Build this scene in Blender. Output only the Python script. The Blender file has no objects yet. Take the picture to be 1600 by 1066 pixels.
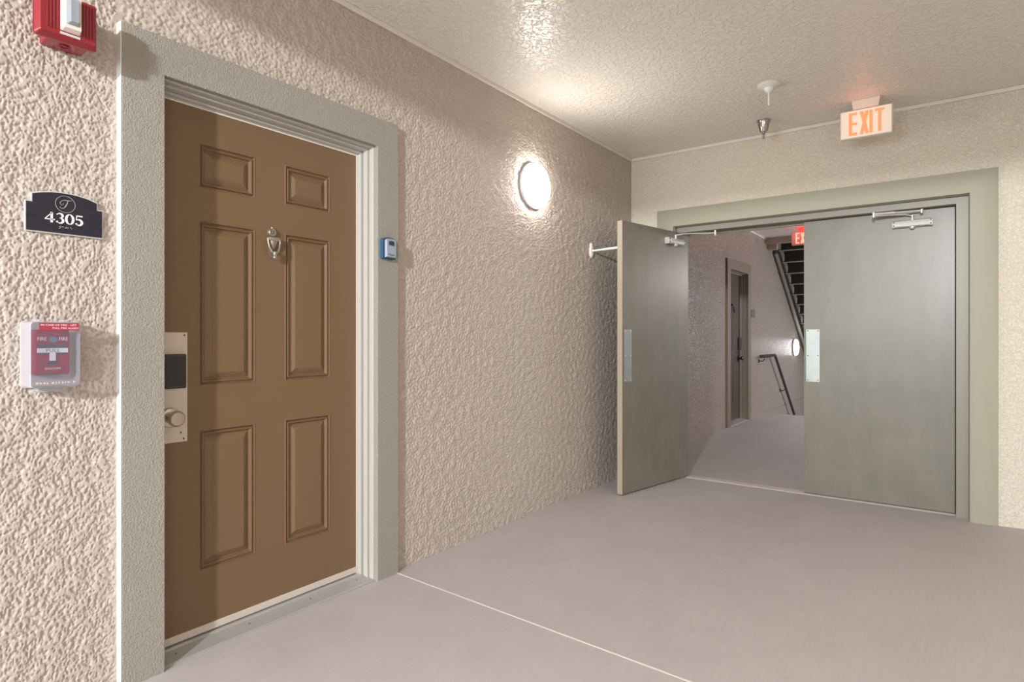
import bpy, bmesh, math, random
import numpy as np
from mathutils import Vector, Matrix

sc = bpy.context.scene
COL = sc.collection

# ------------------------------------------------------------------ camera
YAW = math.atan(692 / 939)
cd = bpy.data.cameras.new('camera')
cam = bpy.data.objects.new('camera', cd)
COL.objects.link(cam)
cam.location = (2.214, 0, 1.15)
cam.rotation_euler = (math.pi / 2, 0, YAW)
cd.sensor_width = 36
cd.lens = 939 / 1600 * 36
cd.shift_y = -6 / 1600
cd.clip_start = 0.02
sc.camera = cam

# ------------------------------------------------------------------ world, lights, exposure
sc.view_settings.view_transform = 'Standard'
sc.view_settings.look = 'None'
sc.view_settings.gamma = 1
sc.view_settings.use_curve_mapping = False
sc.view_settings.exposure = -0.1
w = bpy.data.worlds.new('sky')
sc.world = w
w.use_nodes = True
w.node_tree.nodes['Background'].inputs[0].default_value = (0.80, 0.90, 1.0, 1)
w.node_tree.nodes['Background'].inputs[1].default_value = 0.3


def area(name, loc, target, size, power, color, shape='DISK', size_y=None, spread=math.pi):
    l = bpy.data.lights.new(name, 'AREA')
    l.shape = shape
    l.size = size
    if size_y:
        l.size_y = size_y
    l.energy = power
    l.color = color
    l.spread = spread
    o = bpy.data.objects.new(name, l)
    COL.objects.link(o)
    o.location = loc
    d = Vector(target) - Vector(loc)
    o.rotation_euler = d.to_track_quat('-Z', 'Y').to_euler()
    return o


def bulb(name, loc, target, r, power, color):
    l = bpy.data.lights.new(name, 'SPOT')
    l.spot_size = math.radians(66)
    l.spot_blend = 0.35
    l.shadow_soft_size = r
    l.energy = power
    l.color = color
    o = bpy.data.objects.new(name, l)
    COL.objects.link(o)
    o.location = loc
    o.rotation_euler = (Vector(target) - Vector(loc)).to_track_quat('-Z', 'Y').to_euler()
    return o


# ceiling lamp of the hall behind the camera (beyond the added beam)
bulb('hall_lamp_light', (2.75, -5.0, 2.70), (1.0, 3.2, 0.9), 0.12, 2120, (0.96, 0.985, 1.0))
# daylight at the open end of the hall behind the camera
area('hall_end_daylight', (0.72, -3.3, 1.75), (1.0, 4, 1.4), 1.4, 110, (0.88, 0.95, 1.0), 'RECTANGLE', 1.5)
# added warm fill from overhead, right of the frame, lifts floor and ceiling
area('warm_fill_light', (3.0, 1.9, 2.63), (2.7, 1.9, 0), 0.9, 14, (1.0, 0.86, 0.72))
# extra fill light, put in to brighten the left wall near the open leaf
area('left_wall_fill', (3.52, -1.3, 2.13), (0, 3.4, 1.2), 0.4, 15, (1.0, 0.97, 0.93))
# far stair hall: lamp on its right wall and daylight from the open stairwell
area('stair_hall_lamp', (3.3, 8.3, 2.08), (0, 7.0, 1.6), 0.35, 25, (1.0, 0.93, 0.89))
area('stairwell_daylight', (3.3, 11.2, 1.4), (-0.1, 10.2, 0.4), 2.0, 110, (0.85, 0.93, 1.0), 'RECTANGLE', 2.0)

# ------------------------------------------------------------------ materials
MATS = {}


def mat(name, col, rough=0.5, metal=0.0, bump=None, var=None, spec=0.5, emit=None, coat=0.0, alpha_glass=False):
    """bump: list of (type, scale, strength, distance); var: (scale, amount, col2)"""
    if name in MATS:
        return MATS[name]
    m = bpy.data.materials.new(name)
    m.use_nodes = True
    nt = m.node_tree
    b = nt.nodes['Principled BSDF']
    b.inputs['Base Color'].default_value = (*col, 1)
    b.inputs['Roughness'].default_value = rough
    b.inputs['Metallic'].default_value = metal
    b.inputs['Specular IOR Level'].default_value = spec
    b.inputs['Coat Weight'].default_value = coat
    if emit:
        b.inputs['Emission Color'].default_value = (*emit[0], 1)
        b.inputs['Emission Strength'].default_value = emit[1]
    tc = nt.nodes.new('ShaderNodeTexCoord')
    co = tc.outputs['Object']
    if var:
        prev = None
        for (sc_, amt, c2, stretch) in var:
            mp = nt.nodes.new('ShaderNodeMapping')
            mp.inputs['Scale'].default_value = stretch
            nt.links.new(co, mp.inputs['Vector'])
            n = nt.nodes.new('ShaderNodeTexNoise')
            n.inputs['Scale'].default_value = sc_
            n.inputs['Detail'].default_value = 5
            n.inputs['Roughness'].default_value = 0.6
            nt.links.new(mp.outputs[0], n.inputs['Vector'])
            r = nt.nodes.new('ShaderNodeValToRGB')
            r.color_ramp.elements[0].position = 0.35
            r.color_ramp.elements[1].position = 0.68
            r.color_ramp.elements[0].color = (0, 0, 0, 1)
            r.color_ramp.elements[1].color = (amt, amt, amt, 1)
            nt.links.new(n.outputs['Fac'], r.inputs[0])
            mx = nt.nodes.new('ShaderNodeMix')
            mx.data_type = 'RGBA'
            nt.links.new(r.outputs[0], mx.inputs[0])
            if prev:
                nt.links.new(prev, mx.inputs[6])
            else:
                mx.inputs[6].default_value = (*col, 1)
            mx.inputs[7].default_value = (*c2, 1)
            prev = mx.outputs[2]
        nt.links.new(prev, b.inputs['Base Color'])
    if bump:
        pn = None
        for (typ, scale, strength, dist, stretch) in bump:
            mp = nt.nodes.new('ShaderNodeMapping')
            mp.inputs['Scale'].default_value = stretch
            nt.links.new(co, mp.inputs['Vector'])
            if typ == 'noise':
                n = nt.nodes.new('ShaderNodeTexNoise')
                n.inputs['Scale'].default_value = scale
                n.inputs['Detail'].default_value = 4
                n.inputs['Roughness'].default_value = 0.55
                out = n.outputs['Fac']
            elif typ == 'knock':       # flattened islands with soft edges
                n = nt.nodes.new('ShaderNodeTexNoise')
                n.inputs['Scale'].default_value = scale
                n.inputs['Detail'].default_value = 3
                n.inputs['Distortion'].default_value = 0.8
                r = nt.nodes.new('ShaderNodeMapRange')
                r.interpolation_type = 'SMOOTHSTEP'
                r.inputs['From Min'].default_value = 0.44
                r.inputs['From Max'].default_value = 0.58
                nt.links.new(n.outputs['Fac'], r.inputs['Value'])
                out = r.outputs[0]
            else:
                n = nt.nodes.new('ShaderNodeTexVoronoi')
                n.inputs['Scale'].default_value = scale
                out = n.outputs['Distance']
            nt.links.new(mp.outputs[0], n.inputs['Vector'])
            bp = nt.nodes.new('ShaderNodeBump')
            bp.inputs['Strength'].default_value = strength
            bp.inputs['Distance'].default_value = dist
            nt.links.new(out, bp.inputs['Height'])
            if pn:
                nt.links.new(pn, bp.inputs['Normal'])
            pn = bp.outputs[0]
        nt.links.new(pn, b.inputs['Normal'])
    MATS[name] = m
    return m


U1 = (1, 1, 1)
STUCCO = mat('beige_stucco', (0.535, 0.468, 0.415), 0.6, var=[(2.5, 0.25, (0.49, 0.425, 0.37), U1)],
             bump=[('noise', 260, 0.35, 0.0012, U1)], spec=0.35)
STUCCO_B = mat('beige_fine_stucco', (0.72, 0.65, 0.55), 0.6, var=[(2.0, 0.2, (0.67, 0.595, 0.50), U1)],
               bump=[('knock', 55, 0.8, 0.003, U1), ('noise', 200, 0.35, 0.0012, U1)], spec=0.3)
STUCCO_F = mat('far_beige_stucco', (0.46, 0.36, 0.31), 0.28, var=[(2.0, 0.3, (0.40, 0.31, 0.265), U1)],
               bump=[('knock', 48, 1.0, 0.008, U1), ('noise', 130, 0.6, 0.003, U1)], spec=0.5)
CEIL = mat('ceiling_paint', (0.84, 0.785, 0.71), 0.34, bump=[('knock', 38, 0.8, 0.004, U1), ('noise', 120, 0.35, 0.0015, U1)], spec=0.4)
SMOOTHTRIM = mat('ceiling_bead_paint', (0.78, 0.72, 0.64), 0.5)
CASING = mat('grey_stucco_paint', (0.36, 0.335, 0.29), 0.7, var=[(8, 0.2, (0.33, 0.305, 0.265), U1)],
             bump=[('noise', 170, 1.0, 0.0045, U1), ('knock', 110, 0.4, 0.0018, U1)], spec=0.3)
CASING_G = mat('sage_casing_paint', (0.36, 0.345, 0.26), 0.5, var=[(5, 0.3, (0.33, 0.32, 0.26), U1)],
               bump=[('noise', 60, 0.3, 0.002, U1)], spec=0.4)
FRAME_W = mat('greige_frame_paint', (0.50, 0.475, 0.43), 0.42, spec=0.4)
BROWN = mat('brown_door_paint', (0.190, 0.117, 0.060), 0.5, var=[(3, 0.3, (0.19, 0.117, 0.064), U1)],
            bump=[('noise', 90, 0.06, 0.001, (1, 1, 0.3))], spec=0.4)
GREEN = mat('sage_steel_paint', (0.195, 0.180, 0.140), 0.34,
            var=[(3.0, 0.5, (0.22, 0.21, 0.175), (1, 1, 1)), (7, 0.7, (0.155, 0.145, 0.113), (1, 1, 0.5))],
            bump=[('noise', 14, 0.12, 0.004, (1, 1, 0.25)), ('noise', 150, 0.1, 0.0006, U1)], spec=0.5)
GREEN_EDGE = mat('door_edge_paint', (0.42, 0.35, 0.27), 0.5)
GREEN_F = mat('sage_frame_paint', (0.25, 0.235, 0.18), 0.4, spec=0.5, bump=[('noise', 30, 0.15, 0.002, U1)])
FLOORM = mat('mauve_concrete_paint', (0.50, 0.45, 0.45), 0.5,
             var=[(1.1, 0.6, (0.43, 0.385, 0.385), U1), (5, 0.5, (0.55, 0.495, 0.49), U1), (90, 0.35, (0.43, 0.385, 0.385), (1, 0.05, 1))],
             bump=[('noise', 190, 0.28, 0.0015, (1, 0.05, 1)), ('noise', 3, 0.1, 0.01, U1)], spec=0.4)
JOINT = mat('pale_joint_sealant', (0.66, 0.58, 0.54), 0.5)
ALU = mat('brushed_aluminium', (0.72, 0.70, 0.66), 0.38, 0.75, bump=[('noise', 300, 0.08, 0.0005, (1, 1, 0.05))])
ALU_W = mat('dull_aluminium', (0.46, 0.45, 0.44), 0.5, 0.35, var=[(20, 0.4, (0.48, 0.45, 0.43), (1, 0.2, 1))])
PUSH = mat('satin_push_plate', (0.40, 0.42, 0.40), 0.48, 0.8, var=[(12, 0.5, (0.30, 0.33, 0.32), U1)])
NICKEL = mat('aged_nickel', (0.42, 0.37, 0.31), 0.38, 0.8, bump=[('noise', 400, 0.2, 0.0006, U1)])
SILVER = mat('silver_paint', (0.66, 0.66, 0.62), 0.35, 0.4)
CHROME = mat('chrome', (0.42, 0.41, 0.40), 0.2, 1.0)
DARK = mat('black_plastic', (0.022, 0.024, 0.025), 0.4)
BLACKSIGN = mat('black_sign_face', (0.020, 0.019, 0.028), 0.5, spec=0.25, var=[(30, 0.5, (0.045, 0.035, 0.05), (1, 1, 4))])
SIGN_EDGE = mat('silver_sign_edge', (0.60, 0.60, 0.60), 0.4)
WHITE = mat('white_paint', (0.80, 0.79, 0.75), 0.45)
SIGNWHITE = mat('white_lettering', (0.80, 0.82, 0.84), 0.4)
CREAM = mat('cream_plastic', (0.80, 0.74, 0.64), 0.4)
RED = mat('red_plastic', (0.27, 0.013, 0.024), 0.32, coat=0.3)
REDSIGN = mat('red_label', (0.30, 0.008, 0.03), 0.4)
NAVY = mat('navy_rubber', (0.02, 0.045, 0.09), 0.5)
BLUE = mat('blue_vinyl', (0.030, 0.105, 0.185), 0.5)
KEYFACE = mat('pale_blue_grey_metal', (0.38, 0.44, 0.52), 0.4, 0.2)
TREAD = mat('brown_stair_steel', (0.045, 0.034, 0.026), 0.6)
TREADLIP = mat('pale_stair_lip', (0.72, 0.67, 0.60), 0.5)
STRING = mat('grey_stringer_paint', (0.27, 0.235, 0.20), 0.45)
RAILM = mat('dark_rail_paint', (0.035, 0.028, 0.025), 0.35)
LAMPRING = mat('grey_lamp_rim', (0.50, 0.50, 0.52), 0.5)
LAMPGLOW = mat('lit_lamp_diffuser', (0.9, 0.9, 0.9), 0.4, emit=((1.0, 0.955, 0.89), 40))
LAMPGLOW_F = mat('lit_far_lamp_diffuser', (0.9, 0.9, 0.9), 0.4, emit=((0.95, 0.97, 1.0), 13))
EXITFACE = mat('exit_sign_white_face', (0.84, 0.78, 0.66), 0.4, emit=((1.0, 0.82, 0.64), 0.22))
EXITRED = mat('backlit_orange_letter', (0.75, 0.16, 0.05), 0.5, emit=((1.0, 0.34, 0.16), 0.8))
EXITRED_F = mat('backlit_red_letter', (0.8, 0.2, 0.12), 0.5, emit=((1.0, 0.38, 0.26), 1.6))
EXITPINK = mat('pink_exit_face', (0.48, 0.28, 0.26), 0.4, emit=((1.0, 0.22, 0.2), 0.10))
EXITBAR = mat('red_glowing_canopy', (0.7, 0.1, 0.1), 0.4, emit=((1.0, 0.06, 0.06), 1.0))


def glass_mat(name, col, rough, mixfac):
    m = bpy.data.materials.new(name)
    m.use_nodes = True
    nt = m.node_tree
    nt.nodes.remove(nt.nodes['Principled BSDF'])
    out = nt.nodes['Material Output']
    tr = nt.nodes.new('ShaderNodeBsdfTransparent')
    tr.inputs[0].default_value = (0.93, 0.94, 0.97, 1)
    pr = nt.nodes.new('ShaderNodeBsdfPrincipled')
    pr.inputs['Base Color'].default_value = (*col, 1)
    pr.inputs['Roughness'].default_value = rough
    mx = nt.nodes.new('ShaderNodeMixShader')
    mx.inputs[0].default_value = mixfac
    nt.links.new(tr.outputs[0], mx.inputs[1])
    nt.links.new(pr.outputs[0], mx.inputs[2])
    nt.links.new(mx.outputs[0], out.inputs[0])
    return m


CLEAR = glass_mat('clear_polycarbonate', (0.45, 0.45, 0.55), 0.12, 0.11)
CLEAR_EDGE = glass_mat('frosted_polycarbonate', (0.62, 0.60, 0.63), 0.3, 0.5)
LENS = glass_mat('clear_strobe_lens', (0.60, 0.66, 0.74), 0.1, 0.45)


# ------------------------------------------------------------------ mesh helpers
class MB:
    def __init__(s):
        s.bm = bmesh.new()

    def box(s, a, b, bevel=0.0, seg=2):
        x0, y0, z0 = [min(a[i], b[i]) for i in range(3)]
        x1, y1, z1 = [max(a[i], b[i]) for i in range(3)]
        v = [s.bm.verts.new(p) for p in ((x0, y0, z0), (x1, y0, z0), (x1, y1, z0), (x0, y1, z0),
                                         (x0, y0, z1), (x1, y0, z1), (x1, y1, z1), (x0, y1, z1))]
        fs = [s.bm.faces.new([v[i] for i in f]) for f in
              ((0, 3, 2, 1), (4, 5, 6, 7), (0, 1, 5, 4), (1, 2, 6, 5), (2, 3, 7, 6), (3, 0, 4, 7))]
        if bevel:
            es = set()
            for f in fs:
                es.update(f.edges)
            bmesh.ops.bevel(s.bm, geom=list(es), offset=bevel, segments=seg, affect='EDGES', profile=0.5)
        return s

    def prism(s, pts, mp, d0, d1, taper=None):
        """pts 2D polygon, mp(u,v,d)->xyz"""
        p1 = taper or pts
        a = [s.bm.verts.new(mp(u, v, d0)) for u, v in pts]
        b = [s.bm.verts.new(mp(u, v, d1)) for u, v in p1]
        n = len(pts)
        s.bm.faces.new(a[::-1])
        s.bm.faces.new(b)
        for i in range(n):
            s.bm.faces.new((a[i], a[(i + 1) % n], b[(i + 1) % n], b[i]))
        return s

    def lathe(s, prof, origin, axis, seg=32, cap=True):
        """prof list of (radius, height) along axis"""
        o = Vector(origin)
        ax = Vector(axis).normalized()
        t = Vector((0, 0, 1)) if abs(ax.z) < 0.9 else Vector((1, 0, 0))
        u = ax.cross(t).normalized()
        v = ax.cross(u)
        rings = []
        for r, h in prof:
            if r < 1e-6:
                rings.append([s.bm.verts.new(o + ax * h)])
            else:
                rings.append([s.bm.verts.new(o + ax * h + (u * math.cos(2 * math.pi * i / seg) + v * math.sin(2 * math.pi * i / seg)) * r) for i in range(seg)])
        for A, B in zip(rings, rings[1:]):
            for i in range(seg):
                j = (i + 1) % seg
                if len(A) == 1 and len(B) == 1:
                    continue
                if len(A) == 1:
                    s.bm.faces.new((A[0], B[j], B[i]))
                elif len(B) == 1:
                    s.bm.faces.new((A[i], A[j], B[0]))
                else:
                    s.bm.faces.new((A[i], A[j], B[j], B[i]))
        if cap:
            if len(rings[0]) > 1:
                s.bm.faces.new(rings[0][::-1])
            if len(rings[-1]) > 1:
                s.bm.faces.new(rings[-1])
        return s

    def tube(s, path, r, seg=10, flat=1.0):
        P = [Vector(p) for p in path]
        R = r if isinstance(r, (list, tuple)) else [r] * len(P)
        rings = []
        for i, p in enumerate(P):
            d = (P[min(i + 1, len(P) - 1)] - P[max(i - 1, 0)]).normalized()
            t = Vector((0, 0, 1)) if abs(d.z) < 0.9 else Vector((1, 0, 0))
            if i and abs(d.dot(pt)) < 0.95:
                t = pt
            u = d.cross(t).normalized()
            v = d.cross(u).normalized()
            pt = t
            rings.append([s.bm.verts.new(p + (u * math.cos(2 * math.pi * k / seg) * flat + v * math.sin(2 * math.pi * k / seg)) * R[i]) for k in range(seg)])
        for A, B in zip(rings, rings[1:]):
            for i in range(seg):
                j = (i + 1) % seg
                s.bm.faces.new((A[i], A[j], B[j], B[i]))
        s.bm.faces.new(rings[0][::-1])
        s.bm.faces.new(rings[-1])
        return s


def link(name, mesh, m, parent=None, kind=None):
    o = bpy.data.objects.new(name, mesh)
    COL.objects.link(o)
    if m:
        mesh.materials.append(m)
    if parent:
        o.parent = parent
    if kind:
        o['kind'] = kind
    return o


def obj(name, mb, m, parent=None, label=None, smooth=False, kind=None):
    bm = mb.bm
    bmesh.ops.recalc_face_normals(bm, faces=bm.faces)
    me = bpy.data.meshes.new(name)
    bm.to_mesh(me)
    bm.free()
    if smooth:
        for p in me.polygons:
            p.use_smooth = True
        try:
            me.set_sharp_from_angle(angle=math.radians(38))
        except Exception:
            pass
    o = link(name, me, m, parent, kind)
    if label:
        o['label'] = label
    return o


def thing(name, label, cat, loc=(0, 0, 0), rz=0, group=None, kind=None):
    o = bpy.data.objects.new(name, None)
    o.empty_display_size = 0.05
    COL.objects.link(o)
    o.location = loc
    o.rotation_euler = (0, 0, rz)
    o['label'] = label
    o['category'] = cat
    if group:
        o['group'] = group
    if kind:
        o['kind'] = kind
    return o


def tag(o, label, cat, kind=None, group=None):
    o['label'] = label
    o['category'] = cat
    if kind:
        o['kind'] = kind
    if group:
        o['group'] = group
    return o


def wl(u, v, d):       # on the left wall: u along +y, v up, d out of the wall
    return (d, u, v)


def wb(u, v, d):       # on the back wall: u along +x, v up, d out of the wall (towards -y)
    return (u, -d, v)


def text(body, size, mp, u, v, d, thick, m, parent, align='CENTER', sx=1.0, name='lettering', fit=None, offset=0.0, label=None):
    c = bpy.data.curves.new('t', 'FONT')
    c.body = body
    c.size = size
    c.extrude = 0
    c.offset = offset
    c.align_x = align
    c.resolution_u = 4
    o = bpy.data.objects.new('t', c)
    COL.objects.link(o)
    dg = bpy.context.evaluated_depsgraph_get()
    dg.update()
    me = bpy.data.meshes.new_from_object(o.evaluated_get(dg))
    bpy.data.objects.remove(o)
    bm = bmesh.new()
    bm.from_mesh(me)
    bpy.data.meshes.remove(me)
    if fit:
        xs = [q.co.x for q in bm.verts]
        sx = fit / (max(xs) - min(xs))
        cx_ = (max(xs) + min(xs)) / 2
        for q in bm.verts:
            q.co.x -= cx_
    r = bmesh.ops.extrude_face_region(bm, geom=bm.faces[:])
    for q in r['geom']:
        if isinstance(q, bmesh.types.BMVert):
            q.co.z += thick
    for q in bm.verts:
        q.co = Vector(mp(u + q.co.x * sx, v + q.co.y, d + q.co.z))
    mb = MB.__new__(MB)
    mb.bm = bm
    return obj(name, mb, m, parent, label)


def ribbon(mb, pts, wid, mp, d0, d1):
    """stroke of varying width"""
    n = len(pts)
    L, Rr = [], []
    for i, (x, y) in enumerate(pts):
        a = pts[max(i - 1, 0)]
        b = pts[min(i + 1, n - 1)]
        dx, dy = b[0] - a[0], b[1] - a[1]
        l = math.hypot(dx, dy) or 1
        nx, ny = -dy / l, dx / l
        h = wid[i] / 2
        L.append((x + nx * h, y + ny * h))
        Rr.append((x - nx * h, y - ny * h))
    for i in range(n - 1):
        mb.prism([L[i], L[i + 1], Rr[i + 1], Rr[i]], mp, d0, d1)


def arc(cx, cy, rx, ry, a0, a1, n=14):
    return [(cx + rx * math.cos(math.radians(a0 + (a1 - a0) * i / n)), cy + ry * math.sin(math.radians(a0 + (a1 - a0) * i / n))) for i in range(n + 1)]


def rrect(u0, v0, u1, v1, r, n=5):
    p = []
    for cx_, cy_, a in ((u1 - r, v0 + r, -90), (u1 - r, v1 - r, 0), (u0 + r, v1 - r, 90), (u0 + r, v0 + r, 180)):
        p += arc(cx_, cy_, r, r, a, a + 90, n)
    return p


CH = 2.66          # ceiling height
YB = 4.71          # back wall face
YB2 = 4.90         # its far face
XL2 = -0.12        # left wall of the stair hall

# ------------------------------------------------------------------ setting
# floor: cut at the stair opening y = 9.6
mb = MB()
mb.box((-0.12, -3.4, -0.15), (3.6, 9.6, 0.0))
floor = obj('floor', mb, FLOORM)
tag(floor, 'mauve grey painted concrete floor with broom finish', 'floor', 'structure')
# joint lines belong to the floor
mb = MB()
mb.prism([(0.03, 2.023), (0.03, 2.031), (3.6, 1.886), (3.6, 1.878)], lambda u, v, d: (u, v, d), -0.001, 0.0022)
obj('joint_bead', mb, JOINT, floor)
mb = MB()
mb.box((0.44, 4.815, -0.001), (2.222, 4.90, 0.004), 0.001, 1)
obj('door_saddle', mb, JOINT, floor, 'pale strip on the floor under the double doors')
mb = MB()
mb.box((0.44, 4.80, -0.001), (2.222, 4.812, 0.002))
obj('saddle_edge', mb, FLOORM, floor)
# paint drips and specks
rnd = random.Random(4)
mb = MB()
for (x, y) in [(1.05, 2.45), (0.72, 2.9), (1.55, 2.55), (0.75, 1.6), (0.62, 1.35), (1.2, 1.62), (0.9, 1.35), (1.9, 2.9), (1.0, 3.6), (0.55, 3.2), (1.4, 3.3), (1.75, 2.2), (0.45, 2.45)]:
    r_ = rnd.uniform(0.002, 0.0045)
    mb.lathe([(r_, -0.0005), (r_ * 0.9, 0.0008)], (x, y, 0), (0, 0, 1), 7)
obj('paint_specks', mb, JOINT, floor, 'tiny pale paint specks', kind='stuff')

mb = MB()
mb.box((-0.12, -3.4, CH), (3.6, YB, CH + 0.15))
mb.box((-0.12, YB2, CH), (3.6, 9.67, CH + 0.15))
tag(obj('ceiling', mb, CEIL), 'pale beige textured ceiling with light sheen', 'ceiling', 'structure')
mb = MB()
mb.box((0, -0.35, 2.44), (3.6, -0.20, CH))  # unseen beam put in to keep the key light off the upper wall
tag(obj('shade_beam', mb, STUCCO_B), 'added beam behind the viewpoint that shades the upper wall', 'beam', 'structure')


# left wall: real relief stucco
def stucco_field(n0, n1, pitch, seed):
    rs = np.random.RandomState(seed)
    f0 = np.fft.fftfreq(n0, pitch)[:, None]
    f1 = np.fft.fftfreq(n1, pitch)[None, :]
    k = np.sqrt(f0 ** 2 + f1 ** 2)

    def band(lo, hi, s):
        g = np.fft.fft2(rs.randn(n0, n1)) * np.exp(-((np.log(k + 1e-6) - np.log(math.sqrt(lo * hi))) / s) ** 2)
        r = np.real(np.fft.ifft2(g))
        return r / r.std()
    a = band(42, 56, 0.36)      # worm pattern, about 2 cm
    b = band(85, 115, 0.35)
    c = band(10, 20, 0.5)       # patches
    d_ = band(120, 160, 0.3)
    q = a + 0.85 * b + 0.4 * d_ + 0.45 * c
    t = np.clip((q + 0.95) / 0.32, 0, 1)
    plate = t * t * (3 - 2 * t)
    h = plate * (0.0046 + 0.0006 * c) + 0.0002 * b + 0.0002 * d_
    return h - h.mean()


PITCH = 0.0028
FN0, FN1 = 1700, 960      # y, z
FIELD = stucco_field(FN0, FN1, PITCH, 3)


def sample(y, z):
    fy = (y / PITCH) % FN0
    fz = (z / PITCH) % FN1
    iy = np.floor(fy).astype(int)
    iz = np.floor(fz).astype(int)
    ty, tz = (fy - iy)[:, None], (fz - iz)[None, :]
    iy1, iz1 = (iy + 1) % FN0, (iz + 1) % FN1
    A = FIELD[np.ix_(iy, iz)]
    B = FIELD[np.ix_(iy1, iz)]
    C_ = FIELD[np.ix_(iy, iz1)]
    D_ = FIELD[np.ix_(iy1, iz1)]
    return A * (1 - ty) * (1 - tz) + B * ty * (1 - tz) + C_ * (1 - ty) * tz + D_ * ty * tz


ys = list(np.arange(-3.4, 0.0, 0.1)) + list(np.arange(0.0, 0.35, 0.02)) + list(np.arange(0.35, 0.815, 0.0028))
ys += list(np.arange(0.83, 2.02, 0.0045))
y = 2.02
while y < YB:
    ys.append(y)
    y += 0.0038 + 0.0016 * (y - 2.02)
ys.append(YB)
ys = np.array(ys)
zs = np.arange(0, 741) * (CH / 740)
Hh = sample(ys, zs)
Hh[ys < 0.33, :] = 0
# smooth trowelled margins beside the casing and fade at ceiling line
edge = np.clip(np.minimum(np.abs(ys - 0.82), np.abs(ys - 2.03)) / 0.012, 0, 1)[:, None]
Hh = Hh * np.clip((CH - zs)[None, :] / 0.02, 0, 1) * np.where((zs < 2.2)[None, :], edge, 1)
NY, NZ = len(ys), len(zs)
V = np.empty((NY, NZ, 3), np.float32)
V[:, :, 0] = Hh
V[:, :, 1] = ys[:, None]
V[:, :, 2] = zs[None, :]
idx = np.arange(NY * NZ).reshape(NY, NZ)
q = np.stack([idx[:-1, :-1], idx[1:, :-1], idx[1:, 1:], idx[:-1, 1:]], -1)
yc = (ys[:-1] + ys[1:]) / 2
zc = (zs[:-1] + zs[1:]) / 2
keep = ~(((yc > 0.94) & (yc < 1.91))[:, None] & (zc < 2.06)[None, :])
q = q[keep].reshape(-1, 4)
me = bpy.data.meshes.new('wall_left')
me.vertices.add(NY * NZ)
me.vertices.foreach_set('co', V.reshape(-1))
me.loops.add(len(q) * 4)
me.loops.foreach_set('vertex_index', q.reshape(-1).astype(np.int32))
me.polygons.add(len(q))
me.polygons.foreach_set('loop_start', (np.arange(len(q)) * 4).astype(np.int32))
me.polygons.foreach_set('loop_total', np.full(len(q), 4, np.int32))
me.polygons.foreach_set('use_smooth', np.ones(len(q), bool))
me.update()
me.validate()
wl_o = link('wall_left', me, STUCCO)
tag(wl_o, 'beige heavily textured stucco wall on the left', 'wall', 'structure')
# masonry core behind the stucco
mb = MB()
mb.box((-0.25, -3.4, 0), (-0.012, 0.93, CH))
mb.box((-0.25, 1.925, 0), (-0.012, YB, CH))
mb.box((-0.25, 0.93, 2.075), (-0.012, 1.925, CH))
obj('wall_core', mb, SMOOTHTRIM, wl_o)

# back wall around the double-door opening
mb = MB()
mb.box((0, YB, 0), (0.376, YB2, CH))
mb.box((2.290, YB, 0), (3.6, YB2, CH))
mb.box((0.376, YB, 2.049), (2.290, YB2, CH))
mb.box((-0.12, YB + 0.02, 0), (0, YB2, CH))
tag(obj('wall_back', mb, STUCCO_B), 'pale cream finely textured wall around the double doors', 'wall', 'structure')
mb = MB()
mb.box((3.6, -3.4, 0), (3.72, 9.6, CH))
tag(obj('wall_right', mb, STUCCO_B), 'pale wall along the right side of the hall', 'wall', 'structure')
# stair hall walls
mb = MB()
mb.box((XL2 - 0.12, YB2, -1.7), (XL2, 7.85, 4.2))
mb.box((XL2 - 0.12, 8.66, -1.7), (XL2, 13.6, 4.2))
mb.box((XL2 - 0.12, 7.85, 2.03), (XL2, 8.66, 4.2))
mb.box((XL2 - 0.12, 7.85, -1.7), (XL2, 8.66, -0.15))
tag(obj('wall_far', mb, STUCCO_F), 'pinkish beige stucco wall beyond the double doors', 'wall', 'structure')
mb = MB()
mb.box((XL2, 9.6, -0.006), (XL2 + 0.004, 13.5, 0.004))
tag(obj('trim_2', mb, STRING), 'thin dark floor-level line on the far stair wall', 'trim', 'structure')
mb = MB()
mb.box((-0.24, 13.5, -1.7), (3.6, 13.6, 4.2))
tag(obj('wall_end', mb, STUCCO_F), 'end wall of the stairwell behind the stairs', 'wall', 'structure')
mb = MB()
mb.box((XL2, 12.3, -1.55), (3.6, 13.5, -1.40))
tag(obj('floor_landing', mb, FLOORM), 'lower stair landing beyond the far hall', 'floor', 'structure')
# ceiling edge beads
mb = MB()
mb.box((0.0, -0.2, CH - 0.024), (0.014, YB, CH), 0.004)
tag(obj('trim_3', mb, SMOOTHTRIM), 'thin painted bead between the left wall and the ceiling', 'trim', 'structure')
mb = MB()
mb.box((0.014, YB - 0.014, CH - 0.024), (3.6, YB, CH), 0.004)
tag(obj('trim_4', mb, SMOOTHTRIM), 'thin painted bead between the back wall and the ceiling', 'trim', 'structure')
mb = MB()
mb.box((XL2, YB2, CH - 0.02), (XL2 + 0.012, 9.67, CH), 0.003)
tag(obj('trim_5', mb, SMOOTHTRIM), 'thin bead between far stair hall wall and ceiling', 'trim', 'structure')


# ------------------------------------------------------------------ frames
def sweep_u(mb, prof, a0, a1, top, mp, z0=0.0, left_cap=9, rx=0.0):
    """prof: list of (depth, inset); U-shaped frame around an opening a0..a1, height top"""
    rows = []
    for d, i in prof:
        rows.append([mb.bm.verts.new(mp(a, v, d)) for a, v in ((a0 + min(i, left_cap), z0), (a0 + min(i, left_cap), top - i), (a1 - i - (rx if i > 0.03 else 0), top - i), (a1 - i - (rx if i > 0.03 else 0), z0))])
    for A, B in zip(rows, rows[1:]):
        for k in range(3):
            mb.bm.faces.new((A[k], A[k + 1], B[k + 1], B[k]))


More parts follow.
